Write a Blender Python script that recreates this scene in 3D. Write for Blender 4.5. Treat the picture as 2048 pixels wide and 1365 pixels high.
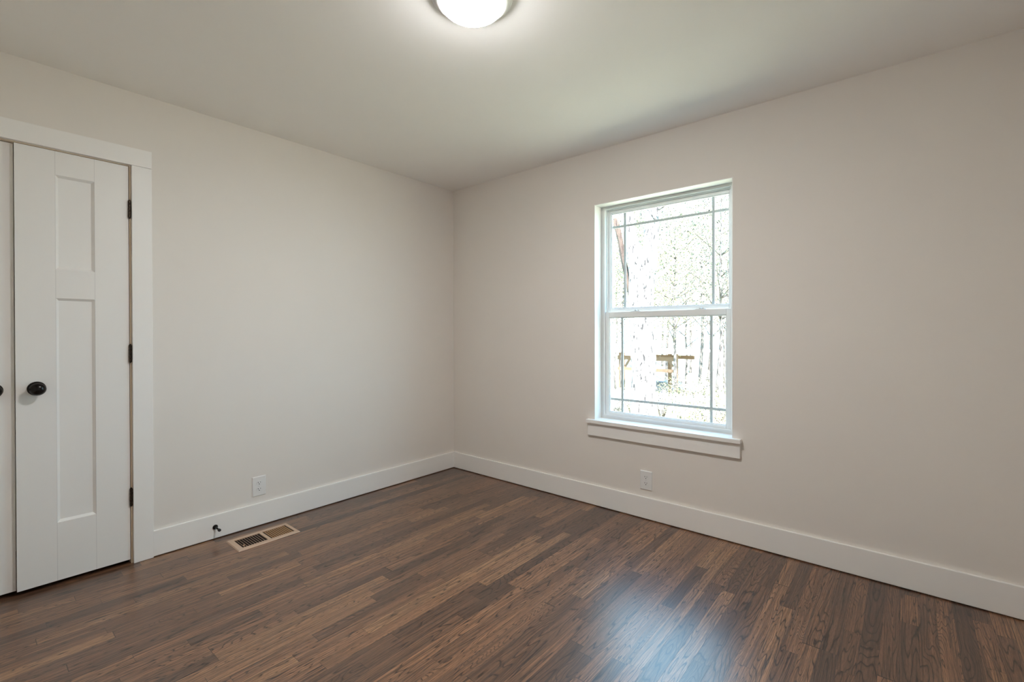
import bpy, bmesh, math, random
from mathutils import Vector, Matrix, noise

for o in list(bpy.data.objects):
    bpy.data.objects.remove(o)
SC = bpy.context.scene
COL = SC.collection

# ------------------------------------------------------------------ camera
F_PX, YAW, PITCH, ROLL = 936.956, 0.7007925, -0.0051646, -0.0017620
CAM = Vector((-2.834264, -3.067935, 1.191549))
CX, CY = 1024.0, 670.259
fw = Vector((math.cos(YAW)*math.cos(PITCH), math.sin(YAW)*math.cos(PITCH), math.sin(PITCH)))
r0 = Vector((math.sin(YAW), -math.cos(YAW), 0)); u0 = r0.cross(fw)
RT = r0*math.cos(ROLL) + u0*math.sin(ROLL)
UP = -r0*math.sin(ROLL) + u0*math.cos(ROLL)
cd = bpy.data.cameras.new('camera'); cam = bpy.data.objects.new('camera', cd); COL.objects.link(cam)
cam.matrix_world = Matrix(((RT.x, UP.x, -fw.x, CAM.x), (RT.y, UP.y, -fw.y, CAM.y), (RT.z, UP.z, -fw.z, CAM.z), (0, 0, 0, 1)))
cd.sensor_width = 36.0; cd.lens = F_PX/2048*36
cd.shift_y = -(682.5-CY)/2048
cd.clip_start = 0.02; cd.clip_end = 300
SC.camera = cam

def at(px, py, X):
    """survey helper: the point seen at a photo pixel, on the plane x = X beyond the window"""
    d = fw + RT*((px-CX)/F_PX) - UP*((py-CY)/F_PX)
    return CAM + d*((X-CAM.x)/d.x)

# ------------------------------------------------------------------ light and exposure
SKY_STRENGTH = 9.0
SUN_STRENGTH = 68.0
LAMP_STRENGTH = 202.0
w = bpy.data.worlds.new('world'); SC.world = w; w.use_nodes = True
bg = w.node_tree.nodes['Background']
bg.inputs[1].default_value = SKY_STRENGTH
wt = w.node_tree; tc = wt.nodes.new('ShaderNodeTexCoord'); sp = wt.nodes.new('ShaderNodeSeparateXYZ'); rp = wt.nodes.new('ShaderNodeValToRGB')
wt.links.new(tc.outputs['Generated'], sp.inputs[0]); wt.links.new(sp.outputs[2], rp.inputs[0]); wt.links.new(rp.outputs[0], bg.inputs[0])
# hazy pale horizon under a clear blue sky
rp.color_ramp.elements[0].position = 0.45; rp.color_ramp.elements[0].color = (0.50, 0.82, 1.0, 1)
rp.color_ramp.elements[1].position = 0.85; rp.color_ramp.elements[1].color = (0.16, 0.45, 0.92, 1)
sd = bpy.data.lights.new('sun', 'SUN'); sun = bpy.data.objects.new('sun', sd); COL.objects.link(sun)
sd.energy = SUN_STRENGTH; sd.angle = 0.01; sd.color = (1.0, 0.91, 0.90)
sun.rotation_euler = Vector((-0.52, -0.44, 1.15)).to_track_quat('Z', 'Y').to_euler()
VS = SC.view_settings
SC.display_settings.display_device = 'sRGB'
VS.view_transform = 'Standard'; VS.look = 'None'; VS.exposure = 0.02; VS.gamma = 1.0
VS.use_curve_mapping = False
SC.cycles.diffuse_bounces = 7; SC.cycles.max_bounces = 14; SC.cycles.transparent_max_bounces = 24
SC.cycles.glossy_bounces = 4
SC.cycles.caustics_reflective = False; SC.cycles.caustics_refractive = False

# ------------------------------------------------------------------ material helpers
class NT:
    def __init__(s, name):
        s.m = bpy.data.materials.new(name); s.m.use_nodes = True
        s.t = s.m.node_tree; s.p = s.t.nodes['Principled BSDF']; s.out = s.t.nodes['Material Output']
    def n(s, typ, **kw):
        nd = s.t.nodes.new(typ)
        for k, v in kw.items(): setattr(nd, k, v)
        return nd
    def l(s, a, b): s.t.links.new(a, b)
    def put(s, v, inp):
        if hasattr(v, 'is_linked'): s.l(v, inp)
        else: inp.default_value = v
    def math(s, op, a, b=None, c=None):
        nd = s.n('ShaderNodeMath', operation=op)
        for i, v in enumerate((a, b, c)):
            if v is not None: s.put(v, nd.inputs[i])
        return nd.outputs[0]
    def mix(s, f, a, b, blend='MIX'):
        nd = s.n('ShaderNodeMix', data_type='RGBA', blend_type=blend)
        s.put(f, nd.inputs[0]); s.put(a, nd.inputs[6]); s.put(b, nd.inputs[7])
        return nd.outputs[2]
    def ramp(s, f, stops):
        nd = s.n('ShaderNodeValToRGB'); s.l(f, nd.inputs[0]); e = nd.color_ramp.elements
        while len(e) < len(stops): e.new(0.5)
        for k, (p, c) in enumerate(stops):
            e[k].position = p; e[k].color = c if len(c) == 4 else (*c, 1)
        return nd.outputs[0]
    def noise(s, vec, scale=5, detail=2, rough=0.5, dist=0.0):
        nd = s.n('ShaderNodeTexNoise'); 
        if vec is not None: s.l(vec, nd.inputs['Vector'])
        nd.inputs['Scale'].default_value = scale; nd.inputs['Detail'].default_value = detail
        nd.inputs['Roughness'].default_value = rough; nd.inputs['Distortion'].default_value = dist
        return nd.outputs['Fac']
    def comb(s, x, y, z):
        nd = s.n('ShaderNodeCombineXYZ')
        for i, v in enumerate((x, y, z)): s.put(v, nd.inputs[i])
        return nd.outputs[0]
    def bump(s, h, strength, dist):
        nd = s.n('ShaderNodeBump'); nd.inputs['Strength'].default_value = strength
        nd.inputs['Distance'].default_value = dist; s.l(h, nd.inputs['Height'])
        s.l(nd.outputs[0], s.p.inputs['Normal'])
    def obj(s): return s.n('ShaderNodeTexCoord').outputs['Object']

def c4(c): return (*c, 1)

def paint(name, col, rough, tex_scale, tex_strength, var=0.02):
    k = NT(name); o = k.obj()
    v = k.noise(o, 3.0, 3)
    k.l(k.mix(v, c4([x*(1-var) for x in col]), c4([min(1, x*(1+var)) for x in col])), k.p.inputs['Base Color'])
    k.p.inputs['Roughness'].default_value = rough
    k.p.inputs['Specular IOR Level'].default_value = 0.35
    k.bump(k.noise(o, tex_scale, 3, 0.6), tex_strength, 0.001)
    return k.m

def plain(name, col, rough=0.5, metal=0.0, var=0.05, scale=30.0):
    k = NT(name); o = k.obj()
    v = k.noise(o, scale, 2)
    k.l(k.mix(v, c4([x*(1-var) for x in col]), c4([min(1, x*(1+var)) for x in col])), k.p.inputs['Base Color'])
    k.p.inputs['Roughness'].default_value = rough; k.p.inputs['Metallic'].default_value = metal
    return k.m

def oak_floor():
    k = NT('stained_oak_strip_floor'); o = k.obj()
    sx = k.n('ShaderNodeSeparateXYZ'); k.l(o, sx.inputs[0]); X, Y = sx.outputs[0], sx.outputs[1]
    W = 0.0572
    row_f = k.math('DIVIDE', k.math('ADD', Y, 0.0163), W)
    row = k.math('FLOOR', row_f); ry = k.math('SUBTRACT', row_f, row)
    wn = k.n('ShaderNodeTexWhiteNoise', noise_dimensions='1D'); k.l(row, wn.inputs['W'])
    L = k.math('MULTIPLY_ADD', wn.outputs['Value'], 0.55, 0.42)
    wn2 = k.n('ShaderNodeTexWhiteNoise', noise_dimensions='1D'); k.l(k.math('ADD', row, 37.3), wn2.inputs['W'])
    uf = k.math('ADD', k.math('DIVIDE', X, L), k.math('MULTIPLY', wn2.outputs['Value'], 9.0))
    # uneven board lengths: warp along the row
    uf = k.math('ADD', uf, k.math('MULTIPLY', k.math('SINE', k.math('MULTIPLY', uf, 2.6)), 0.27))
    col = k.math('FLOOR', uf); cx = k.math('SUBTRACT', uf, col)
    idn = k.n('ShaderNodeTexWhiteNoise', noise_dimensions='2D'); k.l(k.comb(row, col, 0.0), idn.inputs['Vector'])
    rid = idn.outputs['Value']; rs = k.n('ShaderNodeSeparateColor'); k.l(idn.outputs['Color'], rs.inputs[0])
    r1, r2, r3 = rs.outputs[0], rs.outputs[1], rs.outputs[2]
    # figure: contour lines of a stretched noise field, seeded per board
    zz = k.math('MULTIPLY', rid, 60.0)
    fx = k.math('MULTIPLY', X, k.math('MULTIPLY_ADD', r1, 1.5, 0.5))
    fig = k.noise(k.comb(fx, k.math('MULTIPLY', Y, k.math('MULTIPLY_ADD', r2, 12.0, 8.0)), zz), 1.0, 2, 0.42, 0.15)
    wob = k.noise(k.comb(k.math('MULTIPLY', X, 14.0), k.math('MULTIPLY', Y, 60.0), zz), 1.0, 2, 0.5)
    rings = k.math('ADD', k.math('MULTIPLY', fig, k.math('MULTIPLY_ADD', r3, 24.0, 14.0)), k.math('MULTIPLY', wob, 0.5))
    fr = k.math('FRACT', rings)
    line = k.ramp(fr, [(0.0, (1, 1, 1)), (0.10, (0.32, 0.32, 0.32)), (0.26, (0.0, 0.0, 0.0)), (0.86, (0.04, 0.04, 0.04)), (1.0, (1, 1, 1))])
    # straight-grain component and open pores
    st = k.noise(k.comb(k.math('MULTIPLY', X, 2.2), k.math('MULTIPLY', Y, 190.0), zz), 1.0, 3, 0.6)
    st = k.ramp(st, [(0.40, (0, 0, 0)), (0.62, (1, 1, 1))])
    pore = k.noise(k.comb(k.math('MULTIPLY', X, 30.0), k.math('MULTIPLY', Y, 620.0), zz), 1.0, 2, 0.6)
    pore = k.ramp(pore, [(0.48, (0, 0, 0)), (0.62, (1, 1, 1))])
    base = k.ramp(r2, [(0.0, (0.115, 0.058, 0.034)), (0.2, (0.20, 0.098, 0.054)), (0.5, (0.31, 0.150, 0.078)), (0.8, (0.42, 0.20, 0.098)), (1.0, (0.52, 0.27, 0.13))])
    cloud = k.noise(k.comb(k.math('MULTIPLY', X, 5.0), k.math('MULTIPLY', Y, 25.0), zz), 1.0, 3, 0.6)
    base = k.mix(k.math('MULTIPLY', cloud, 0.5), base, (0.15, 0.085, 0.056, 1))
    dark = (0.012, 0.007, 0.005, 1)
    c = k.mix(k.math('MULTIPLY', line, 0.95), base, dark)
    c = k.mix(k.math('MULTIPLY', st, 0.5), c, dark)
    c = k.mix(k.math('MULTIPLY', pore, 0.40), c, dark)
    band = k.ramp(k.noise(k.comb(k.math('MULTIPLY', X, 1.5), k.math('MULTIPLY', Y, 75.0), zz), 1.0, 3, 0.6, 0.3), [(0.50, (0, 0, 0)), (0.64, (1, 1, 1))])
    c = k.mix(k.math('MULTIPLY', band, 0.5), c, (0.05, 0.03, 0.022, 1))
    # seams
    ey = k.math('MINIMUM', ry, k.math('SUBTRACT', 1.0, ry))
    sy = k.math('LESS_THAN', ey, 0.011)
    ex = k.math('MULTIPLY', k.math('MINIMUM', cx, k.math('SUBTRACT', 1.0, cx)), L)
    sxm = k.math('LESS_THAN', ex, 0.0009)
    seam = k.math('MAXIMUM', sy, sxm)
    c = k.mix(k.math('MULTIPLY', seam, 0.75), c, (0.008, 0.005, 0.004, 1))
    k.l(c, k.p.inputs['Base Color'])
    rr = k.math('MULTIPLY_ADD', cloud, 0.05, 0.262)
    rr = k.math('ADD', rr, k.math('MULTIPLY', line, 0.02))
    k.l(rr, k.p.inputs['Roughness'])
    k.p.inputs['IOR'].default_value = 1.68
    k.p.inputs['Coat Weight'].default_value = 0.15; k.p.inputs['Coat Roughness'].default_value = 0.30; k.p.inputs['Coat IOR'].default_value = 1.5
    h = k.math('SUBTRACT', k.math('MULTIPLY', k.noise(o, 2.4, 1), 2.0), k.math('ADD', k.math('MULTIPLY', line, 0.16), k.math('MULTIPLY', pore, 0.10)))
    h = k.math('SUBTRACT', h, k.math('MULTIPLY', seam, 0.6))
    k.bump(h, 0.35, 0.0012)
    return k.m

def leaf_mat(name, a, b):
    k = NT(name); o = k.obj()
    v = k.noise(o, 2.3, 3)
    c = k.mix(k.ramp(v, [(0.35, (0, 0, 0)), (0.65, (1, 1, 1))]), c4(a), c4(b))
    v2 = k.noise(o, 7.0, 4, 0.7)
    c = k.mix(k.ramp(v2, [(0.44, (1, 1, 1)), (0.50, (0, 0, 0))]), c, c4([0.25*sum(a)/3*0.35]*3))  # dark speckle paints the shade between leaves into their colour
    k.l(c, k.p.inputs['Base Color']); k.p.inputs['Roughness'].default_value = 0.6
    tr = k.n('ShaderNodeBsdfTranslucent'); k.l(c, tr.inputs[0])
    mx = k.n('ShaderNodeMixShader'); mx.inputs[0].default_value = 0.4
    k.l(k.p.outputs[0], mx.inputs[1]); k.l(tr.outputs[0], mx.inputs[2]); k.l(mx.outputs[0], k.out.inputs[0])
    return k.m

def bark_mat(name, light, dark, s=1.0):
    k = NT(name); o = k.obj()
    mp = k.n('ShaderNodeMapping'); mp.inputs['Scale'].default_value = (9*s, 9*s, 1.6*s); k.l(o, mp.inputs[0])
    v = k.noise(mp.outputs[0], 1.3, 5, 0.65, 0.8)
    crack = k.ramp(v, [(0.43, (0, 0, 0)), (0.49, (1, 1, 1))])
    k.l(k.mix(crack, c4(dark), c4(light)), k.p.inputs['Base Color']); k.p.inputs['Roughness'].default_value = 0.95
    k.bump(v, 1.0, 0.05)
    return k.m

def glass_mat():
    k = NT('window_glass')
    tr = k.n('ShaderNodeBsdfTransparent'); tr.inputs[0].default_value = (0.96, 0.985, 0.98, 1)
    gl = k.n('ShaderNodeBsdfGlossy'); gl.inputs['Roughness'].default_value = 0.02
    fr = k.n('ShaderNodeFresnel'); fr.inputs[0].default_value = 1.45
    v = k.noise(k.obj(), 4, 1)
    geo = k.n('ShaderNodeNewGeometry'); front = k.math('SUBTRACT', 1.0, geo.outputs['Backfacing'])
    mx = k.n('ShaderNodeMixShader'); k.l(k.math('MULTIPLY', k.math('MULTIPLY', fr.outputs[0], front), k.math('MULTIPLY_ADD', v, 0.1, 0.95)), mx.inputs[0])
    k.l(tr.outputs[0], mx.inputs[1]); k.l(gl.outputs[0], mx.inputs[2]); k.l(mx.outputs[0], k.out.inputs[0])
    return k.m

def dome_mat():
    k = NT('lit_frosted_glass')
    k.p.inputs['Base Color'].default_value = (0.9, 0.9, 0.88, 1); k.p.inputs['Roughness'].default_value = 0.25
    k.p.inputs['Emission Color'].default_value = (1.0, 0.99, 1.0, 1)
    o = k.obj(); sx = k.n('ShaderNodeSeparateXYZ'); k.l(o, sx.inputs[0])
    mr = k.n('ShaderNodeMapRange', interpolation_type='SMOOTHSTEP'); k.l(sx.outputs[2], mr.inputs[0])
    mr.inputs[1].default_value = -0.040; mr.inputs[2].default_value = -0.076
    mr.inputs[3].default_value = 0.16*LAMP_STRENGTH; mr.inputs[4].default_value = 1.5*LAMP_STRENGTH
    k.l(mr.outputs[0], k.p.inputs['Emission Strength'])
    return k.m

M = {}
M['wall'] = paint('greige_wall_paint', (0.765, 0.722, 0.672), 0.85, 260, 0.10)
M['ceil'] = paint('ceiling_paint', (0.91, 0.89, 0.865), 0.9, 200, 0.14)
M['trim'] = paint('white_trim_paint', (0.85, 0.83, 0.80), 0.42, 90, 0.03)
M['door'] = paint('white_door_paint', (0.82, 0.80, 0.77), 0.45, 120, 0.05)
k_ = NT('white_door_paint_with_joints'); o_ = k_.obj(); s_ = k_.n('ShaderNodeSeparateXYZ'); k_.l(o_, s_.inputs[0])
ax_ = k_.math('ABSOLUTE', s_.outputs[0])
j_ = k_.math('MAXIMUM', k_.math('LESS_THAN', k_.math('ABSOLUTE', k_.math('SUBTRACT', ax_, 0.132)), 0.0009), k_.math('LESS_THAN', k_.math('ABSOLUTE', k_.math('SUBTRACT', ax_, 0.2715)), 0.0009))
k_.l(k_.mix(j_, (0.82, 0.80, 0.77, 1), (0.66, 0.64, 0.62, 1)), k_.p.inputs['Base Color']); k_.p.inputs['Roughness'].default_value = 0.45
k_.bump(k_.math('SUBTRACT', k_.math('MULTIPLY', k_.noise(o_, 120, 3), 0.25), j_), 0.2, 0.001); M['door'] = k_.m
M['jambwarm'] = paint('jamb_paint_warm_shade', (0.72, 0.60, 0.46), 0.6, 90, 0.04)  # tan tint: warm bounce, shaded from the window, painted into the jamb colour
M['vinyl'] = paint('white_vinyl', (0.80, 0.81, 0.80), 0.35, 60, 0.01)
M['grille'] = paint('white_grille_metal', (0.66, 0.68, 0.70), 0.4, 60, 0.01)
M['gasket'] = plain('grey_weatherstrip', (0.16, 0.16, 0.165), 0.8)
M['floor'] = oak_floor()
M['sub'] = plain('dark_subfloor', (0.03, 0.018, 0.010), 0.9)
M['bronze'] = plain('oil_rubbed_bronze', (0.012, 0.010, 0.009), 0.22, 0.6)
M['bronze_worn'] = plain('worn_bronze', (0.05, 0.035, 0.025), 0.28, 0.9, 0.5, 90)
M['blackrubber'] = plain('black_rubber', (0.018, 0.018, 0.02), 0.55)
M['plate'] = plain('white_plate_plastic', (0.78, 0.775, 0.76), 0.35, 0, 0.01)
M['slot'] = plain('dark_slot', (0.01, 0.01, 0.012), 0.7)
M['screw'] = plain('painted_screw', (0.66, 0.66, 0.65), 0.35, 0.2)
M['register'] = plain('tan_enamelled_metal', (0.54, 0.38, 0.27), 0.42, 0.0, 0.03)
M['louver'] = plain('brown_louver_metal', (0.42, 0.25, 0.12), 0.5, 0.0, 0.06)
M['ductshade'] = plain('duct_shade', (0.012, 0.006, 0.004), 0.9)  # stands in for the unlit space below the louvers
M['nickel'] = plain('brushed_nickel_pan', (0.74, 0.735, 0.72), 0.38, 0.15, 0.02)
M['dome'] = dome_mat()
M['glass'] = glass_mat()
M['exterior'] = paint('exterior_siding', (0.62, 0.62, 0.60), 0.8, 30, 0.2)
M['oakbark'] = bark_mat('pale_oak_bark', (0.50, 0.47, 0.44), (0.018, 0.016, 0.016), 1.7)
M['limbbark'] = bark_mat('reddish_dead_limb', (0.075, 0.05, 0.038), (0.03, 0.018, 0.014), 2)
M['bark'] = bark_mat('woodland_bark', (0.12, 0.105, 0.095), (0.02, 0.017, 0.015), 2)
M['leaf1'] = leaf_mat('pale_spring_leaves', (0.38, 0.42, 0.14), (0.56, 0.54, 0.28))
M['leaf2'] = leaf_mat('grey_green_leaves', (0.12, 0.17, 0.11), (0.34, 0.38, 0.29))
M['leaf4'] = leaf_mat('deep_green_pine_needles', (0.022, 0.032, 0.018), (0.05, 0.065, 0.035))
M['leaf5'] = leaf_mat('yellow_green_new_leaves', (0.045, 0.052, 0.02), (0.085, 0.085, 0.035))
M['leaf3'] = leaf_mat('dry_tan_leaves', (0.40, 0.30, 0.18), (0.62, 0.56, 0.42))
M['timber'] = plain('raw_pine_timber', (0.105, 0.062, 0.036), 0.8, 0, 0.15, 8)
M['whitefence'] = plain('white_fence_paint', (0.75, 0.75, 0.74), 0.7)
M['metalroof'] = plain('pale_metal_roof', (0.7, 0.7, 0.7), 0.5)
M['carpaint'] = plain('slate_blue_car_paint', (0.05, 0.06, 0.08), 0.3, 0.2)
M['carglass'] = plain('tinted_car_glass', (0.03, 0.04, 0.05), 0.1)
M['tyre'] = plain('tyre_rubber', (0.02, 0.02, 0.02), 0.8)
M['hub'] = plain('alloy_hub', (0.5, 0.5, 0.52), 0.3, 0.7)
kk = NT('leaf_littered_grass'); oo = kk.obj()
g1 = kk.noise(oo, 9, 5, 0.7); g2 = kk.noise(oo, 0.6, 3)
cc = kk.ramp(g1, [(0.38, (0.03, 0.03, 0.02)), (0.45, (0.24, 0.23, 0.16)), (0.6, (0.38, 0.35, 0.28))])
kk.l(kk.mix(g2, cc, (0.32, 0.33, 0.21, 1)), kk.p.inputs['Base Color']); kk.p.inputs['Roughness'].default_value = 1.0
kk.bump(g1, 0.6, 0.08); M['ground'] = kk.m

# ------------------------------------------------------------------ mesh helpers
def tag(o, label=None, cat=None, group=None, kind=None):
    if label: o['label'] = label
    if cat: o['category'] = cat
    if group: o['group'] = group
    if kind: o['kind'] = kind
    return o

def empty(name, loc, label=None, cat=None, group=None, kind=None):
    o = bpy.data.objects.new(name, None); COL.objects.link(o); o.location = loc
    o.empty_display_size = 0.05
    return tag(o, label, cat, group, kind)

def link(name, bm, mat, parent=None, smooth=False, bevel=0.0, seg=2, origin=None):
    """link bm (world or parent-local coordinates) as one mesh object"""
    bmesh.ops.recalc_face_normals(bm, faces=bm.faces)
    me = bpy.data.meshes.new(name)
    if origin is not None: bmesh.ops.translate(bm, vec=-Vector(origin), verts=bm.verts)
    bm.to_mesh(me); bm.free()
    if mat is not None: me.materials.append(mat)
    if smooth: me.shade_smooth()
    o = bpy.data.objects.new(name, me); COL.objects.link(o)
    if origin is not None: o.location = origin
    if parent is not None: o.parent = parent
    if bevel:
        md = o.modifiers.new('bevel', 'BEVEL'); md.width = bevel; md.segments = seg; md.limit_method = 'ANGLE'; md.angle_limit = math.radians(40)
    return o

def box(bm, a, b, mat=None):
    (x0, y0, z0), (x1, y1, z1) = a, b
    r = bmesh.ops.create_cube(bm, size=1.0)
    T = Matrix.Translation(((x0+x1)/2, (y0+y1)/2, (z0+z1)/2)) @ Matrix.Diagonal((abs(x1-x0), abs(y1-y0), abs(z1-z0), 1))
    if mat is not None: T = mat @ T
    bmesh.ops.transform(bm, matrix=T, verts=r['verts'])
    return r['verts']

def boxes(*bs):
    bm = bmesh.new()
    for a, b in bs: box(bm, a, b)
    return bm

def lathe(bm, prof, M4=Matrix(), seg=40):
    """prof: list of (radius, height) around local z"""
    rings = []
    for r, z in prof:
        if r < 1e-6: rings.append([bm.verts.new(M4 @ Vector((0, 0, z)))])
        else: rings.append([bm.verts.new(M4 @ Vector((r*math.cos(2*math.pi*i/seg), r*math.sin(2*math.pi*i/seg), z))) for i in range(seg)])
    for A, B in zip(rings, rings[1:]):
        for i in range(seg):
            j = (i+1) % seg
            q = [A[i % len(A)], A[j % len(A)], B[j % len(B)], B[i % len(B)]]
            u = []
            for v in q:
                if v not in u: u.append(v)
            if len(u) > 2: bm.faces.new(u)
    return bm

def tube(bm, pts, rads, seg=10, rough=0.0, seed=0):
    """tapered bent limb"""
    pts = [Vector(p) for p in pts]; rings = []
    for i, p in enumerate(pts):
        d = (pts[min(i+1, len(pts)-1)] - pts[max(i-1, 0)]).normalized()
        a = d.orthogonal().normalized() if abs(d.z) < 0.9 else Vector((1, 0, 0)); a = (a - d*a.dot(d)).normalized(); b = d.cross(a)
        ring = []
        for k in range(seg):
            t = 2*math.pi*k/seg; r = rads[i]
            if rough: r *= 1 + rough*noise.noise(Vector((math.cos(t)*2+seed, math.sin(t)*2, p.z*1.3)))
            ring.append(bm.verts.new(p + a*(r*math.cos(t)) + b*(r*math.sin(t))))
        rings.append(ring)
    for A, B in zip(rings, rings[1:]):
        for k in range(seg):
            j = (k+1) % seg; bm.faces.new((A[k], A[j], B[j], B[k]))
    bm.faces.new(rings[0][::-1]); bm.faces.new(rings[-1])

def resample(pts, rads, n):
    P, R = [], []
    for i in range(len(pts)-1):
        for k in range(n):
            t = k/n; P.append(Vector(pts[i]).lerp(Vector(pts[i+1]), t)); R.append(rads[i]*(1-t)+rads[i+1]*t)
    P.append(Vector(pts[-1])); R.append(rads[-1]); return P, R

# ------------------------------------------------------------------ room shell
H = 2.44
XW, YS = -3.42, -3.68           # the two walls behind the camera
BT, BH = 0.015, 0.140           # baseboard thickness and height
WY0, WY1, WZ0, WZ1 = -2.313, -1.420, 0.575, 2.069    # rough window opening
DX0, DX1, DZ = -3.077, -2.2535, 2.053                # closet opening
WT = 0.19                        # right wall thickness
floor = link('floor', boxes(((XW-0.1, YS-0.1, -0.06), (0.0, 0.75, 0.0))), M['floor'], origin=(0, 0, 0)); tag(floor, kind='structure')
link_c = link('ceiling', boxes(((XW-0.14, YS-0.14, H), (WT, 0.80, H+0.25))), M['ceil']); tag(link_c, kind='structure')
tag(link('wall_left', boxes(((DX1, 0, 0), (0, 0.12, H)), ((XW, 0, 0), (DX0, 0.12, H)), ((DX0, 0, DZ), (DX1, 0.12, H))), M['wall']), kind='structure')
tag(link('wall_right', boxes(((0, WY1, 0), (WT, 0.80, H)), ((0, YS-0.14, 0), (WT, WY0, H)), ((0, WY0, 0), (WT, WY1, WZ0)), ((0, WY0, WZ1), (WT, WY1, H))), M['wall']), kind='structure')
tag(link('wall_back', boxes(((XW-0.12, YS-0.12, 0), (0, YS, H))), M['wall']), kind='structure')
tag(link('wall_side', boxes(((XW-0.12, YS, 0), (XW, 0.80, H))), M['wall']), kind='structure')
tag(link('wall_closet', boxes(((XW, 0.65, 0), (0, 0.77, H)), ((-2.05, 0.12, 0), (-1.95, 0.65, H))), M['wall']), kind='structure')

# baseboards, held a hair above the floor as in the room
G = 0.005
tag(link('baseboard_left', boxes(((-2.166, -BT, G), (0, 0, BH))), M['trim'], bevel=0.0022), kind='structure')
tag(link('baseboard_right', boxes(((-BT, YS, G), (0, -BT, BH))), M['trim'], bevel=0.0022), kind='structure')
tag(link('baseboard_back', boxes(((XW, YS, G), (-BT, YS+BT, BH))), M['trim'], bevel=0.0022), kind='structure')
tag(link('baseboard_side', boxes(((XW, YS+BT, G), (XW+BT, 0, BH))), M['trim'], bevel=0.0022), kind='structure')
tag(link('baseboard_closet', boxes(((XW+BT, -BT, G), (-3.165, 0, BH))), M['trim'], bevel=0.0022), kind='structure')

# closet casing
tag(link('trim_1', boxes(((-2.250, -0.019, 0.001), (-2.166, 0, 2.0565))), M['trim'], bevel=0.0015), kind='structure')
tag(link('trim_2', boxes(((-3.165, -0.019, 0.001), (-3.081, 0, 2.0565))), M['trim'], bevel=0.0015), kind='structure')
tag(link('trim_3', boxes(((-3.165, -0.019, 2.0575), (-2.166, 0, 2.147))), M['trim'], bevel=0.0015), kind='structure')
# closet jamb
tag(link('trim_4', boxes(((-2.2575, -0.001, 0), (-2.2505, 0.12, 2.0535)), ((-3.080, -0.001, 0), (-3.073, 0.12, 2.0535)), ((-3.073, -0.001, 2.0525), (-2.2575, 0.12, 2.0565))), M['jambwarm'], bevel=0.0008), kind='structure')

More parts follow.
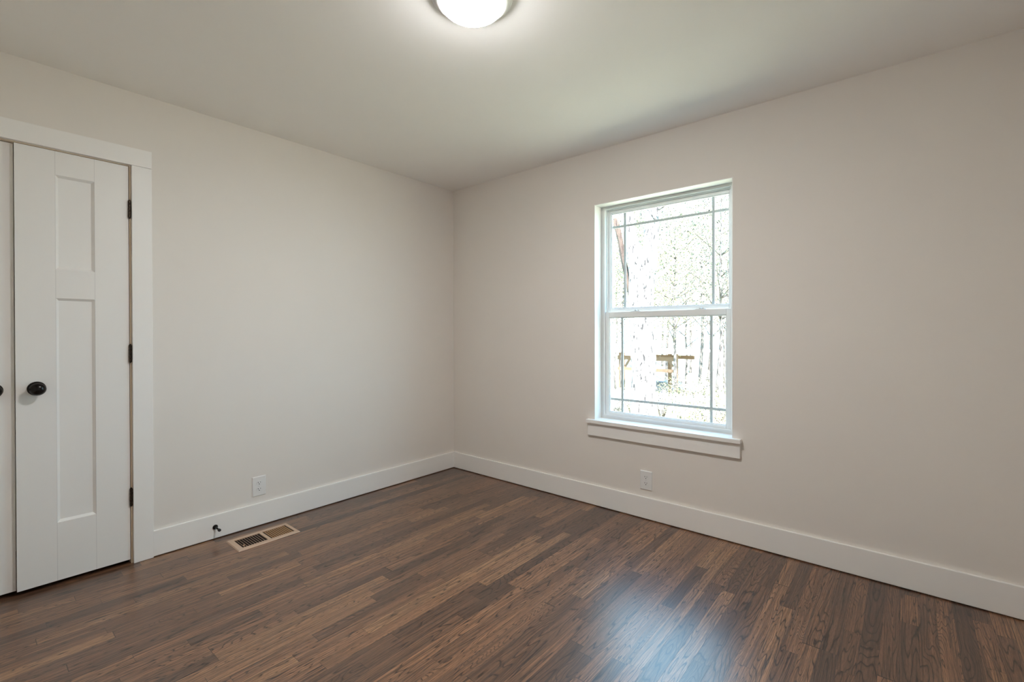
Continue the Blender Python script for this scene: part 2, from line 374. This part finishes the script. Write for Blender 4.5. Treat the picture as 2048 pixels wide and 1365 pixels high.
# ------------------------------------------------------------------ closet door leaves
def door_leaf(name, sx, origin, rz, label):
    """shaker leaf; local x from hinge edge (0) toward the free edge, front face at local y = 0 facing -y. sx: direction of x"""
    WD, T = 0.4035, 0.035
    z0, z1 = 0.022, 2.0495
    e = empty(name, origin, kind='structure'); e['label'] = label
    e.rotation_euler = (0, 0, rz)
    st = 0.132; pw0, pw1 = st, WD-st
    pans = [(0.296, 1.3575), (1.4925, 1.939)]
    bm = bmesh.new()
    X = lambda x: sx*x
    def quad(p):
        bm.faces.new([bm.verts.new(Vector(q)) for q in p])
    xs = [0, pw0, pw1, WD]; zs = [z0, pans[0][0], pans[0][1], pans[1][0], pans[1][1], z1]
    for i in range(3):
        for j in range(5):
            a, b, c, d = xs[i], xs[i+1], zs[j], zs[j+1]
            if i == 1 and j in (1, 3):
                bv, dp = 0.011, 0.011
                o4 = [(X(a), 0, c), (X(b), 0, c), (X(b), 0, d), (X(a), 0, d)]
                m4 = [(X(a+bv*.75), .008, c+bv*.75), (X(b-bv*.75), .008, c+bv*.75), (X(b-bv*.75), .008, d-bv*.75), (X(a+bv*.75), .008, d-bv*.75)]
                i4 = [(X(a+bv), dp, c+bv), (X(b-bv), dp, c+bv), (X(b-bv), dp, d-bv), (X(a+bv), dp, d-bv)]
                for k in range(4):
                    n = (k+1) % 4
                    quad([o4[k], o4[n], m4[n], m4[k]]); quad([m4[k], m4[n], i4[n], i4[k]])
                quad(i4)
            else:
                # hairline joints between stiles and rails
                quad([(X(a), 0, c), (X(b), 0, c), (X(b), 0, d), (X(a), 0, d)])
    quad([(X(0), T, z0), (X(WD), T, z0), (X(WD), T, z1), (X(0), T, z1)])
    quad([(X(0), 0, z0), (X(WD), 0, z0), (X(WD), T, z0), (X(0), T, z0)])
    quad([(X(0), 0, z1), (X(WD), 0, z1), (X(WD), T, z1), (X(0), T, z1)])
    quad([(X(0), 0, z0), (X(0), 0, z1), (X(0), T, z1), (X(0), T, z0)])
    quad([(X(WD), 0, z0), (X(WD), 0, z1), (X(WD), T, z1), (X(WD), T, z0)])
    bmesh.ops.remove_doubles(bm, verts=bm.verts, dist=1e-5)
    # scored joint lines: darker colour and bump in the door material
    link('leaf_panel', bm, M['door'], e)
    for (x, a, b) in ((pw0, z0+.001, pans[0][0]), (pw1, z0+.001, pans[0][0]), (pw0, pans[0][1], pans[1][0]), (pw1, pans[0][1], pans[1][0]), (pw0, pans[1][1], z1), (pw1, pans[1][1], z1)):
        pass
    # knob: rose, neck, knob head
    kx, kz = X(WD-0.066), 0.937
    R = Matrix.Translation((kx, 0, kz)) @ Matrix.Rotation(math.pi/2, 4, 'X')
    kb = bmesh.new()
    prof = [(0.0, 0.033), (0.010, 0.0335), (0.0165, 0.034), (0.0215, 0.037), (0.0262, 0.042), (0.0285, 0.048), (0.0285, 0.0505), (0.0278, 0.0515), (0.0270, 0.0535), (0.0235, 0.0605), (0.0175, 0.066), (0.009, 0.0693), (0.0, 0.0702)]
    lathe(kb, prof, R, 48)
    kn = link('door_knob', kb, M['bronze'], e, smooth=True)
    rb = bmesh.new(); lathe(rb, [(0, 0), (0.031, 0), (0.032, 0.003), (0.030, 0.007), (0.020, 0.010), (0.0, 0.0105)], R, 48)
    link('rose', rb, M['bronze'], kn, smooth=True)
    nb = bmesh.new(); lathe(nb, [(0, 0.009), (0.0135, 0.0095), (0.011, 0.016), (0.0105, 0.026), (0.013, 0.034), (0, 0.0345)], R, 32)
    link('neck', nb, M['bronze'], kn, smooth=True)
    # three butt hinges on the hinge edge
    for hz in (1.8295, 1.087, 0.3455):
        hb = bmesh.new(); hx = X(-0.0028); hy = -0.0065
        h = 0.0445
        for q in range(5):
            za = hz-h+q*(2*h/5)+0.0006; zb = hz-h+(q+1)*(2*h/5)-0.0006
            Mq = Matrix.Translation((hx, hy, za)); lathe(hb, [(0, 0), (0.0052, 0), (0.0058, 0.0006), (0.0058, zb-za-0.0006), (0.0052, zb-za), (0, zb-za)], Mq, 20)
        hg = link('hinge', hb, M['bronze_worn'], e, smooth=False)
        pb = bmesh.new()
        lathe(pb, [(0, -h-0.004), (0.0035, -h-0.0035), (0.0048, -h), (0.003, -h), (0.003, h), (0.0048, h), (0.0035, h+0.0035), (0, h+0.004)], Matrix.Translation((hx, hy, hz)), 16)
        link('hinge_pin', pb, M['bronze'], hg, smooth=True)
        lb = bmesh.new(); box(lb, (X(0.0002) if sx < 0 else -0.0018, -0.004, hz-h), (X(-0.0018) if sx < 0 else 0.0, 0.030, hz+h)); 
        link('hinge_leaf', lb, M['bronze_worn'], hg)
    return e
door_leaf('door_1', -1, (-2.2608, -0.0015, 0), 0.0, 'white closet door leaf nearest the wall, with three dark hinges and black knob')
door_leaf('door_2', 1, (-3.0700, 0.0215, 0), 0.0, 'white closet door leaf at the left edge of the photo, set slightly back')

# ------------------------------------------------------------------ window
win = empty('window_1', (0.10, (WY0+WY1)/2, 0.60), kind='structure'); win['label'] = 'white double-hung window with prairie grilles in the right wall'
wloc = win.location.copy()
def wpart(name, bm, mat, parent=None, **kw):
    bmesh.ops.translate(bm, vec=-wloc, verts=bm.verts)
    return link(name, bm, mat, parent or win, **kw)
def ring(bm, x0, x1, ya, yb, za, zb, wl, wr, wb, wt):
    """rectangular frame: outer ya..yb, za..zb with member widths"""
    box(bm, (x0, ya, za), (x1, ya+wl, zb)); box(bm, (x0, yb-wr, za), (x1, yb, zb))
    box(bm, (x0, ya+wl, za), (x1, yb-wr, za+wb)); box(bm, (x0, ya+wl, zb-wt), (x1, yb-wr, zb))
    return bm
SILL = 0.592
# fixed frame: stepped section
bm = bmesh.new(); ring(bm, 0.087, 0.185, WY0, WY1, SILL, WZ1, 0.026, 0.026, 0.022, 0.016)
ring(bm, 0.087, 0.093, WY0+0.0005, WY1-0.0005, SILL+0.0005, WZ1-0.0005, 0.034, 0.034, 0.028, 0.022)
ring(bm, 0.127, 0.132, WY0+0.0005, WY1-0.0005, SILL+0.0005, WZ1-0.0005, 0.036, 0.036, 0.03, 0.026)
wpart('window_frame', bm, M['vinyl'], bevel=0.0015)
yc = (WY0+WY1)/2
def sash(name, x0, x1, half, za, zb, sw, bw, tw):
    bm = ring(bmesh.new(), x0, x1, yc-half, yc+half, za, zb, sw, sw, bw, tw)
    s = wpart(name, bm, M['vinyl'], bevel=0.002)
    g = bmesh.new(); xm = (x0+x1)/2
    ring(g, xm-0.008, xm+0.008, yc-half+sw, yc+half-sw, za+bw, zb-tw, 0.005, 0.005, 0.005, 0.005)
    wpart('glazing_bead', g, M['vinyl'], s, bevel=0.001)
    return s, xm
up, xu = sash('upper_sash', 0.134, 0.164, 0.4215, 1.325, 2.049, 0.031, 0.034, 0.027)
lo, xl = sash('lower_sash', 0.095, 0.125, 0.4145, 0.6125, 1.331, 0.030, 0.026, 0.037)
def pane(x, half, za, zb, parent):
    return wpart('glass_pane', boxes(((x-0.002, yc-half, za), (x+0.002, yc+half, zb))), M['glass'], parent)
pane(xu, 0.392, 1.357, 2.024, up); pane(xl, 0.386, 0.637, 1.296, lo)
def muntins(x, half, za, zb, offs, hz, parent):
    for s in (-1, 1):
        yy = yc + s*(half-offs)
        wpart('muntin', boxes(((x+0.0035, yy-0.008, za), (x+0.0095, yy+0.008, zb))), M['grille'], parent)
    wpart('muntin', boxes(((x+0.0036, yc-half, hz-0.008), (x+0.0094, yc+half, hz+0.008))), M['grille'], parent)
muntins(xu, 0.389, 1.361, 2.020, 0.095, 1.929, up)
muntins(xl, 0.3835, 0.640, 1.292, 0.089, 0.727, lo)
# sash locks on the lower sash's top rail
for yy in (-1.675, -2.098):
    b = bmesh.new(); box(b, (0.098, yy-0.030, 1.331), (0.120, yy+0.030, 1.336))
    lk = wpart('sash_lock', b, M['vinyl'], bevel=0.0015)
    b = bmesh.new(); lathe(b, [(0, 0), (0.010, 0), (0.010, 0.006), (0.008, 0.008), (0, 0.008)], Matrix.Translation((0.110, yy, 1.336)), 20)
    box(b, (0.092, yy-0.006, 1.3385), (0.112, yy+0.006, 1.3425)); wpart('lock_cam', b, M['vinyl'], lk)
    b = bmesh.new(); box(b, (0.1205, yy-0.012, 1.3312), (0.1245, yy+0.012, 1.3405)); wpart('lock_keeper', b, M['gasket'], lk)
for s in (-1, 1):   # vent latches / side seals
    b = bmesh.new(); yy = yc + s*0.4165; box(b, (0.0955, yy-0.0015, 0.62), (0.120, yy+0.0015, 1.33)); wpart('weather_strip', b, M['gasket'])
# drywall-return liners, stool and apron
b = bmesh.new(); box(b, (-0.0008, WY1-0.004, SILL), (0.087, WY1+0.0005, WZ1+.0005)); box(b, (-0.0008, WY0-0.0005, SILL), (0.087, WY0+0.004, WZ1+.0005)); box(b, (-0.0008, WY0, WZ1-0.004), (0.087, WY1, WZ1+0.0005))
wpart('jamb_liner', b, M['trim'], bevel=0.0008)
b = bmesh.new()
box(b, (-0.036, -2.361, 0.568), (0.0, -1.372, SILL)); box(b, (0.0, WY0, 0.568), (0.100, WY1, SILL))
bmesh.ops.remove_doubles(b, verts=b.verts, dist=1e-6)
wpart('window_sill', b, M['trim'], bevel=0.002)
b = bmesh.new(); box(b, (-0.018, -2.355, 0.482), (0, -1.376, 0.568)); wpart('apron', b, M['trim'], bevel=0.0015)

# ------------------------------------------------------------------ ceiling light
LC = (-1.600, -1.836, H)
cl = empty('ceiling_light', LC, 'round flush-mount ceiling light with lit frosted dome and metal pan', 'light')
b = bmesh.new()
lathe(b, [(0.0, -0.0005), (0.150, -0.0005), (0.1515, -0.006), (0.1505, -0.012), (0.146, -0.017), (0.139, -0.0185), (0.1375, -0.023), (0.134, -0.028), (0.126, -0.0315), (0.119, -0.032), (0.1175, -0.028), (0.1175, -0.004), (0.0, -0.004)], Matrix(), 96)
link('metal_pan', b, M['nickel'], cl, smooth=True)
b = bmesh.new()
prof = [(0.1165, -0.020), (0.1175, -0.030)] + [(0.1165*math.cos(t), -0.031-0.047*math.sin(t)) for t in [math.pi/2*i/14 for i in range(1, 14)]] + [(0.0, -0.078)]
lathe(b, prof, Matrix(), 96); link('glass_dome', b, M['dome'], cl, smooth=True)

# ------------------------------------------------------------------ outlets
def outlet(loc, rz, label):
    e = empty('wall_outlet', loc, label, 'outlet', 'duplex wall outlets'); e.rotation_euler = (0, 0, rz)
    # local: plate in xz plane, front towards -y
    b = bmesh.new(); w_, h_ = 0.0400, 0.0605
    vs = []
    for (a, c, y) in ((w_, h_, 0), (w_, h_, -0.003), (w_-0.004, h_-0.004, -0.006)):
        vs.append([b.verts.new((sx*a, y, sz*c)) for sx, sz in ((-1, -1), (1, -1), (1, 1), (-1, 1))])
    for A, B in zip(vs, vs[1:]):
        for i in range(4): b.faces.new((A[i], A[(i+1) % 4], B[(i+1) % 4], B[i]))
    b.faces.new(vs[-1]); b.faces.new(vs[0][::-1])
    link('cover_plate', b, M['plate'], e, bevel=0.0006)
    for s in (-1, 1):
        zc = s*0.0195
        b = bmesh.new(); ring_ = []
        for y in (-0.0055, -0.0072):
            r_ = []
            for k in range(32):
                t = 2*math.pi*k/32; r_.append(b.verts.new((0.0172*math.cos(t), y, zc+max(-0.0125, min(0.0125, 0.0172*math.sin(t))))))
            ring_.append(r_)
        for k in range(32): b.faces.new((ring_[0][k], ring_[0][(k+1) % 32], ring_[1][(k+1) % 32], ring_[1][k]))
        b.faces.new(ring_[1]); rc = link('receptacle', b, M['plate'], e)
        b = bmesh.new(); box(b, (-0.0080, -0.0076, zc+0.0005), (-0.0055, -0.0070, zc+0.0085)); box(b, (0.0055, -0.0076, zc+0.0012), (0.0077, -0.0070, zc+0.0078))
        lathe(b, [(0, 0), (0.0027, 0), (0.0027, 0.0006), (0, 0.0006)], Matrix.Translation((0, -0.0070, zc-0.0062)) @ Matrix.Rotation(math.pi/2, 4, 'X'), 16)
        link('slot', b, M['slot'], rc)
    b = bmesh.new(); lathe(b, [(0, 0), (0.0032, 0), (0.0028, 0.0010), (0, 0.0012)], Matrix.Translation((0, -0.0058, 0)) @ Matrix.Rotation(math.pi/2, 4, 'X'), 16)
    link('screw', b, M['screw'], e)
    return e
outlet((-1.632, 0, 0.2435), 0, 'white duplex outlet on the left wall above the baseboard and floor register')
outlet((0, -1.7965, 0.2455), -math.pi/2, 'white duplex outlet on the right wall below the window sill')

# ------------------------------------------------------------------ door stop
ds = empty('door_stop', (-1.877, -BT, 0.070), 'small black rigid door stop screwed to the left baseboard', 'door stop')
R = Matrix.Rotation(math.pi/2, 4, 'X')
b = bmesh.new(); lathe(b, [(0, 0), (0.0135, 0), (0.0140, 0.002), (0.0125, 0.006), (0.0075, 0.010), (0.0055, 0.012), (0.0045, 0.020), (0.0042, 0.060), (0, 0.060)], R, 32)
link('rod', b, M['bronze'], ds, smooth=True)
b = bmesh.new(); lathe(b, [(0, 0.058), (0.0065, 0.058), (0.0080, 0.061), (0.0080, 0.070), (0.0065, 0.0735), (0.003, 0.0735), (0.0025, 0.0715), (0, 0.0715)], R, 32)
link('rubber_tip', b, M['blackrubber'], ds, smooth=True)

# ------------------------------------------------------------------ floor register
fr = empty('floor_register', (-1.683, -0.2005, 0), 'tan metal floor register with louvers, flat on the wood floor by the left wall', 'vent')
rx, ry = 0.1690, 0.0950
ix0, ix1, iy = -0.1385, 0.1480, 0.0660     # louvre field
mid0, mid1 = -0.0035, 0.0140
b = bmesh.new()
def frame_strip(b, xa, xb, ya, yb): box(b, (xa, ya, 0.0), (xb, yb, 0.0055))
frame_strip(b, -rx+0.004, ix0, -ry+0.004, ry-0.004); frame_strip(b, ix1, rx-0.004, -ry+0.004, ry-0.004)
frame_strip(b, ix0, ix1, -ry+0.004, -iy); frame_strip(b, ix0, ix1, iy, ry-0.004); frame_strip(b, mid0, mid1, -iy, iy)
# sloping rim
o4 = [(-rx, -ry, 0.0005), (rx, -ry, 0.0005), (rx, ry, 0.0005), (-rx, ry, 0.0005)]
i4 = [(-rx+0.004, -ry+0.004, 0.0055), (rx-0.004, -ry+0.004, 0.0055), (rx-0.004, ry-0.004, 0.0055), (-rx+0.004, ry-0.004, 0.0055)]
ov = [b.verts.new(p) for p in o4]; iv = [b.verts.new(p) for p in i4]
for i in range(4): b.faces.new((ov[i], ov[(i+1) % 4], iv[(i+1) % 4], iv[i]))
link('frame', b, M['register'], fr)
def louvers(xa, xb, n, tilt):
    pitch = (xb-xa)/n
    for q in range(n+1):
        if q in (0, n) : continue
        xm = xa+pitch*q
        b = bmesh.new()
        box(b, (-0.0007, -iy, -0.0052), (0.0007, iy, 0.0052), Matrix.Translation((xm, 0, 0.0006)) @ Matrix.Rotation(tilt, 4, 'Y'))
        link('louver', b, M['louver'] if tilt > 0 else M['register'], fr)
louvers(ix0, mid0, 10, math.radians(-38)); louvers(mid1, ix1, 11, math.radians(42))
b = bmesh.new(); box(b, (ix0, -iy, 0.0001), (ix1, iy, 0.0006)); link('duct_shade_sheet', b, M['ductshade'], fr)  # near-black sheet on the solid floor paints in the dark below the louvers
b = bmesh.new(); box(b, (-0.1265, -0.0480, 0.004), (-0.1215, -0.0360, 0.0085)); link('damper_lever', b, M['register'], fr)

# ------------------------------------------------------------------ outdoors
random.seed(11)
def gz(x): return -0.75 - max(0.0, x-1.0)*0.105 if x < 48 else -0.75-47*0.105 + (x-48)*0.12
b = bmesh.new(); gx = [0.30, 2, 4, 6, 8, 10, 13, 16, 20, 25, 30, 36, 42, 48, 56, 66, 80]; gy = [-40+5*i for i in range(24)]
gv = [[b.verts.new((x, y, gz(x)+0.12*noise.noise(Vector((x*0.25, y*0.25, 0))))) for y in gy] for x in gx]
for i in range(len(gx)-1):
    for j in range(len(gy)-1): b.faces.new((gv[i][j], gv[i+1][j], gv[i+1][j+1], gv[i][j+1]))
tag(link('ground', b, M['ground'], smooth=True), kind='structure')

def leaves(bm, centres, n, size, spread, rnd):
    for _ in range(n):
        c, r = rnd.choice(centres)
        d = Vector((rnd.gauss(0, 1), rnd.gauss(0, 1), rnd.gauss(0, 0.8)))*(r*spread)
        p = Vector(c)+d; s = size*rnd.uniform(0.5, 1.3)
        a = Vector((rnd.gauss(0, 1), rnd.gauss(0, 1), rnd.gauss(0, 1))).normalized(); e = a.orthogonal().normalized()*s*0.55; a = a*s
        bm.faces.new([bm.verts.new(p-a), bm.verts.new(p+e), bm.verts.new(p+a), bm.verts.new(p-e)])

def woodland_tree(h, lean, r, nb, nl, size, leafm, label, seed):
    rnd = random.Random(seed)
    e = empty('woodland_tree', (0, 0, 0), label, 'tree', 'woods beyond the window')
    pts = [(0, 0, -0.4)]; x = y = 0
    for i in range(1, 9):
        x += lean*h/8+rnd.uniform(-.12, .12); y += rnd.uniform(-.15, .15); pts.append((x, y, h*i/8))
    P, R_ = resample(pts, [r*(1-0.1*i) for i in range(9)], 2)
    b = bmesh.new(); tube(b, P, R_, 9, 0.2, seed); tips = []
    for q in range(nb):
        i = rnd.randrange(5, len(P)-1); p = P[i]; L = h*rnd.uniform(0.12, 0.3); ang = rnd.uniform(0, 6.28)
        d = Vector((math.cos(ang), math.sin(ang), rnd.uniform(.2, .9))).normalized()
        p1 = p+d*L*.5+Vector((0, 0, L*.1)); p2 = p+d*L+Vector((rnd.uniform(-.3, .3), rnd.uniform(-.3, .3), L*.2))
        tube(b, [p, p1, p2], [R_[i]*.45, R_[i]*.25, 0.012], 6)
        for _ in range(3):
            k = p1.lerp(p2, rnd.random()); k2 = k+Vector((rnd.gauss(0, 1), rnd.gauss(0, 1), rnd.gauss(.3, 1))).normalized()*L*.45
            tube(b, [k, k2], [R_[i]*.15, 0.008], 5); tips.append((k2, L*.35))
        tips.append((p2, L*.45)); tips.append((p1, L*.4))
    tips.append((P[-1], h*.08))
    link('trunk', b, M['bark'], e, smooth=True)
    if nl:
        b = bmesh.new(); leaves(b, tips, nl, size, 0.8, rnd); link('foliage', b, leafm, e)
    return e

def clone(src, loc, rz, s, label):
    c = src.copy(); COL.objects.link(c); c.location = loc; c.rotation_euler = (0, 0, rz); c.scale = (s, s, s); c['label'] = label
    for ch in [o for o in bpy.data.objects if o.parent == src]:
        d = ch.copy(); COL.objects.link(d); d.parent = c
    return c

protos = [woodland_tree(11, 0.02, 0.085, 26, 7000, 0.05, M['leaf1'], '', 1),
          woodland_tree(13, -0.03, 0.07, 30, 7000, 0.045, M['leaf2'], '', 2),
          woodland_tree(9, 0.05, 0.07, 22, 5200, 0.05, M['leaf3'], '', 3),
          woodland_tree(14, 0.0, 0.10, 16, 2600, 0.045, M['leaf3'], '', 4)]
# (photo pixel column the trunk stands at, distance plane, kind, scale, turn)
TREES = [(1243, 21, 2, 1.0, .3), (1352, 20, 0, 1.0, 1.1), (1437, 15, 1, .95, 2.0), (1290, 30, 1, 1.2, 2.9), (1395, 26, 3, 1.1, .6), (1372, 34, 2, 1.5, 4.0),
         (1420, 33, 0, 1.4, 5.1), (1330, 40, 3, 1.5, 1.7), (1262, 36, 0, 1.4, 3.4), (1455, 24, 2, 1.3, 4.4), (1405, 44, 1, 1.7, .9), (1300, 48, 2, 2.1, 2.3),
         (1350, 52, 1, 2.0, 5.7), (1232, 46, 1, 1.9, 1.5), (1448, 50, 2, 2.2, 3.0), (1380, 60, 0, 2.4, 3.9), (1275, 60, 0, 2.4, .2), (1425, 62, 1, 2.3, 2.6), (1325, 64, 2, 2.6, 4.9),
         (1210, 30, 0, 1.3, 3.3), (1480, 34, 1, 1.5, 1.9)]
WORDS = ['slender yellow-green tree', 'tall grey-green tree', 'small tan-leaved tree', 'bare pale-barked tree']
used = set()
for i, (px, X, kd, s, rz) in enumerate(TREES):
    p = at(px, 670, X); loc = (X, p.y, gz(X))
    side = 'left' if px < 1290 else 'middle' if px < 1380 else 'right'
    far = 'just beyond the picket fence' if X < 22 else 'in the near woods behind the carport' if X < 35 else 'in the middle woods' if X < 49 else 'in the farthest row of woods'
    lab = WORDS[kd]+' '+far+', '+side+' of the window view'
    if kd in used: clone(protos[kd], loc, rz, s, lab)
    else:
        e = protos[kd]; e.location = loc; e.rotation_euler = (0, 0, rz); e.scale = (s, s, s); e['label'] = lab; used.add(kd)

# the big oak close to the window
TX = 8.6
def TP(px, py, dx=0.0): return at(px, py, TX+dx)
oak = empty('oak_tree', at(1291, 838, TX), 'large pale-barked oak with forked trunk outside the window, left side', 'tree')
oloc = oak.location.copy()
def opart(name, bm, mat, **kw):
    bmesh.ops.translate(bm, vec=-oloc, verts=bm.verts); return link(name, bm, mat, oak, **kw)
dm = (TP(1300, 700)-CAM).dot(fw)/F_PX
def limb(spec, dx=0.0, seg=20, rough=0.22, seed=0, n=5):
    pts = [TP(x, y, dx*i/len(spec)) for i, (x, y, wd) in enumerate(spec)]; rad = [wd*dm/2 for _, _, wd in spec]
    P, R_ = resample(pts, rad, n); b = bmesh.new(); tube(b, P, R_, seg, rough, seed); return b
b = limb([(1292, 862, 74), (1290, 835, 56), (1287, 800, 47), (1287, 750, 47), (1286, 700, 48), (1281, 650, 48), (1281, 600, 47), (1283, 550, 52), (1284, 510, 58)], seg=28, rough=0.16)
opart('trunk', b, M['oakbark'], smooth=True)
opart('limb', limb([(1292, 545, 34), (1299, 500, 29), (1305, 450, 27), (1311, 400, 25), (1318, 330, 21), (1322, 240, 16)], 0.5, seed=3), M['oakbark'], smooth=True)
opart('limb', limb([(1276, 545, 36), (1266, 500, 27), (1258, 450, 20), (1252, 400, 18), (1246, 330, 15), (1240, 240, 11)], -0.4, seed=5), M['oakbark'], smooth=True)
opart('limb', limb([(1296, 560, 16), (1312, 552, 9), (1328, 543, 6), (1350, 520, 4)], 0.6, seed=8), M['oakbark'], smooth=True)
opart('dead_limb', limb([(1271, 640, 20), (1264, 596, 13), (1257, 566, 11), (1247, 520, 9.5), (1240, 480, 9.5), (1233, 452, 12), (1230, 436, 6)], -0.3, seed=9, rough=0.4), M['limbbark'], smooth=True)
for q, sp in enumerate([[(1316, 420, 5), (1340, 405, 3), (1375, 395, 2)], [(1252, 420, 4), (1238, 405, 3), (1228, 398, 2)], [(1252, 410, 4), (1268, 400, 2.5), (1280, 385, 1.5)], [(1311, 440, 4), (1296, 420, 2.5), (1290, 395, 1.5)]]):
    opart('twig', limb(sp, .3, 6, 0.1, q, 3), M['bark'], smooth=True)
b = bmesh.new(); rnd = random.Random(5)
oc = [(TP(*q, .3), .10) for q in ((1280, 455), (1277, 440), (1284, 470), (1281, 485), (1236, 545), (1350, 460), (1392, 448), (1284, 425))]
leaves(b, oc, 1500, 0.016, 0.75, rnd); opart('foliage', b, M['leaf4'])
b = bmesh.new()
oc = [(TP(*q, 1.2), .26) for q in ((1345, 470), (1365, 455), (1385, 450), (1400, 465), (1352, 490), (1410, 440), (1450, 470), (1375, 470), (1440, 490))]
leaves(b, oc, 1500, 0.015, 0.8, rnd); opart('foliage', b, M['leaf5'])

# neighbour's timber carport: roof edge, beams, posts, diagonal brace
CXP = 27.0
def CP(px, py, X=CXP): return at(px, py, X)
pL, pR = CP(1236, 712), CP(1352, 712)
cp = empty('carport', (CXP, (pL.y+pR.y)/2, gz(CXP)), 'raw timber carport with pale roof edge behind the big tree', 'carport')
cl_ = cp.location.copy()
def cpart(name, bm, mat):
    bmesh.ops.translate(bm, vec=-cl_, verts=bm.verts); return link(name, bm, mat, cp)
zt, zb_ = CP(1236, 704).z, CP(1236, 711).z
yR2 = CP(1384, 705).y
cpart('roof', boxes(((CXP-0.5, yR2, zt-0.02), (CXP+4.2, pL.y+.3, zt+0.16))), M['metalroof'])
def beam(zc, h, X, ya=pL.y, yb=pR.y): return cpart('beam', boxes(((X-.07, yb, zc-h/2), (X+.07, ya, zc+h/2))), M['timber'])
beam(CP(1236, 715).z, .28, CXP); beam(CP(1236, 716).z, .25, CXP+3.4); beam(CP(1236, 737).z, .20, CXP)
for px, X in ((1242, CXP), (1352, CXP), (1246, CXP+3.4), (1340, CXP+3.4)):
    p = CP(px, 715, X); cpart('post', boxes(((X-.11, p.y-.11, gz(X)-.3), (X+.11, p.y+.11, zt-.02))), M['timber'])
for pa, pb in (((1262, 714), (1249, 736)), ((1332, 714), (1346, 734))):
    a, c = CP(*pa), CP(*pb); b = bmesh.new(); tube(b, [a, c], [.09, .09], 4); cpart('brace', b, M['timber'])

# parked car under / beyond the carport
KX = 36.0
p = at(1345, 790, KX); car = empty('car', (KX, p.y, gz(KX)), 'slate blue parked hatchback seen through the window beyond the carport', 'car')
def car_section(prof, hw, zoff=0):
    b = bmesh.new(); A = [b.verts.new((-hw, y, z)) for y, z in prof]; B = [b.verts.new((hw, y, z)) for y, z in prof]
    n = len(prof)
    for i in range(n): b.faces.new((A[i], A[(i+1) % n], B[(i+1) % n], B[i]))
    b.faces.new(A); b.faces.new(B[::-1]); return b
link('body', car_section([(-2.1, .35), (-2.15, .75), (-1.9, .95), (-1.0, 1.02), (1.6, 1.05), (2.05, .95), (2.12, .5), (2.0, .32)], .86), M['carpaint'], car, bevel=.06)
link('cabin', car_section([(-1.0, 1.0), (-.35, 1.42), (1.3, 1.46), (1.95, 1.0)], .72), M['carglass'], car, bevel=.05)
link('roof', car_section([(-.4, 1.40), (-.3, 1.47), (1.3, 1.51), (1.4, 1.42)], .70), M['carpaint'], car, bevel=.03)
for sx in (-1, 1):
    for yy in (-1.35, 1.35):
        b = bmesh.new(); T = Matrix.Translation((sx*.78, yy, .32)) @ Matrix.Rotation(math.pi/2, 4, 'Y')
        lathe(b, [(0, -.1), (.28, -.1), (.32, -.07), (.32, .07), (.28, .1), (0, .1)], T, 24); wh = link('wheel', b, M['tyre'], car)
        b = bmesh.new(); lathe(b, [(0, -.105), (.19, -.105), (.19, .105), (0, .105)], T, 16); link('hubcap', b, M['hub'], wh)
b = boxes(((-.875, 1.75, .68), (-.855, 1.98, .82))); link('lamp_cluster', b, M['hub'], car)

# white picket fence crossing below the trees
FX = 17.0
y0_, y1_ = at(1200, 700, FX).y, at(1480, 700, FX).y
fe = empty('picket_fence', (FX, (y0_+y1_)/2, gz(FX)), 'low white picket fence crossing the yard below the trees', 'fence')
L_ = y0_-y1_
b = bmesh.new(); n = int(L_/0.15)
for i in range(n):
    yy = -L_/2+0.15*i+.07
    vs = [(yy-.045, .08), (yy+.045, .08), (yy+.045, .95), (yy, 1.02), (yy-.045, .95)]
    A = [b.verts.new((-.012, y, z)) for y, z in vs]; B = [b.verts.new((.012, y, z)) for y, z in vs]
    for q in range(5): b.faces.new((A[q], A[(q+1) % 5], B[(q+1) % 5], B[q]))
    b.faces.new(A); b.faces.new(B[::-1])
link('pickets', b, M['whitefence'], fe)
for z in (.3, .78): link('rail', boxes(((.012, -L_/2, z-.04), (.05, L_/2, z+.04))), M['whitefence'], fe)
for i in range(5):
    yy = -L_/2+L_*i/4; link('post', boxes(((.05, yy-.05, -.3), (.15, yy+.05, 1.08))), M['whitefence'], fe)

# shrubs and brush on the slope
def shrub(seed, leafm):
    rnd = random.Random(seed); e = empty('shrub', (0, 0, 0), None, 'shrub', 'brush on the slope outside')
    b = bmesh.new(); tips = []
    for _ in range(16):
        a = rnd.uniform(0, 6.28); l = rnd.uniform(.5, 1.1); d = Vector((math.cos(a)*.5, math.sin(a)*.5, 1)).normalized()*l
        tube(b, [(0, 0, -.1), d*.5+Vector((rnd.uniform(-.1, .1),)*3), d], [.018, .012, .004], 5); tips.append((d, .22)); tips.append((d*.6, .2))
    link('stems', b, M['bark'], e, smooth=True)
    b = bmesh.new(); leaves(b, tips, 1300, .03, .8, rnd); link('foliage', b, leafm, e); return e
sp_ = [shrub(21, M['leaf1']), shrub(22, M['leaf3'])]
SH = [(1368, 12, 0, 1.0), (1236, 13, 1, 1.0), (1325, 15, 1, 1.2), (1425, 11, 1, .9), (1400, 14, 0, 1.3), (1262, 16, 0, 1.0), (1446, 13, 0, 1.3), (1345, 19, 0, 1.4), (1385, 20, 1, 1.6), (1418, 21, 0, 1.7)]
SW = ['yellow-green shrub', 'dry tan shrub']
for i, (px, X, kd, s) in enumerate(SH):
    p = at(px, 700, X); loc = (X, p.y, gz(X))
    side = 'left' if px < 1290 else 'middle' if px < 1380 else 'right'
    far = 'nearest the house' if X < 12.5 else 'in front of the picket fence' if X < 17 else 'behind the picket fence'
    lab = SW[kd]+' '+far+', '+side+' of the window view'
    if i == 0 or i == 1: e = sp_[kd]; e.location = loc; e.scale = (s,)*3; e['label'] = lab
    else: clone(sp_[kd], loc, i*1.3, s, lab)
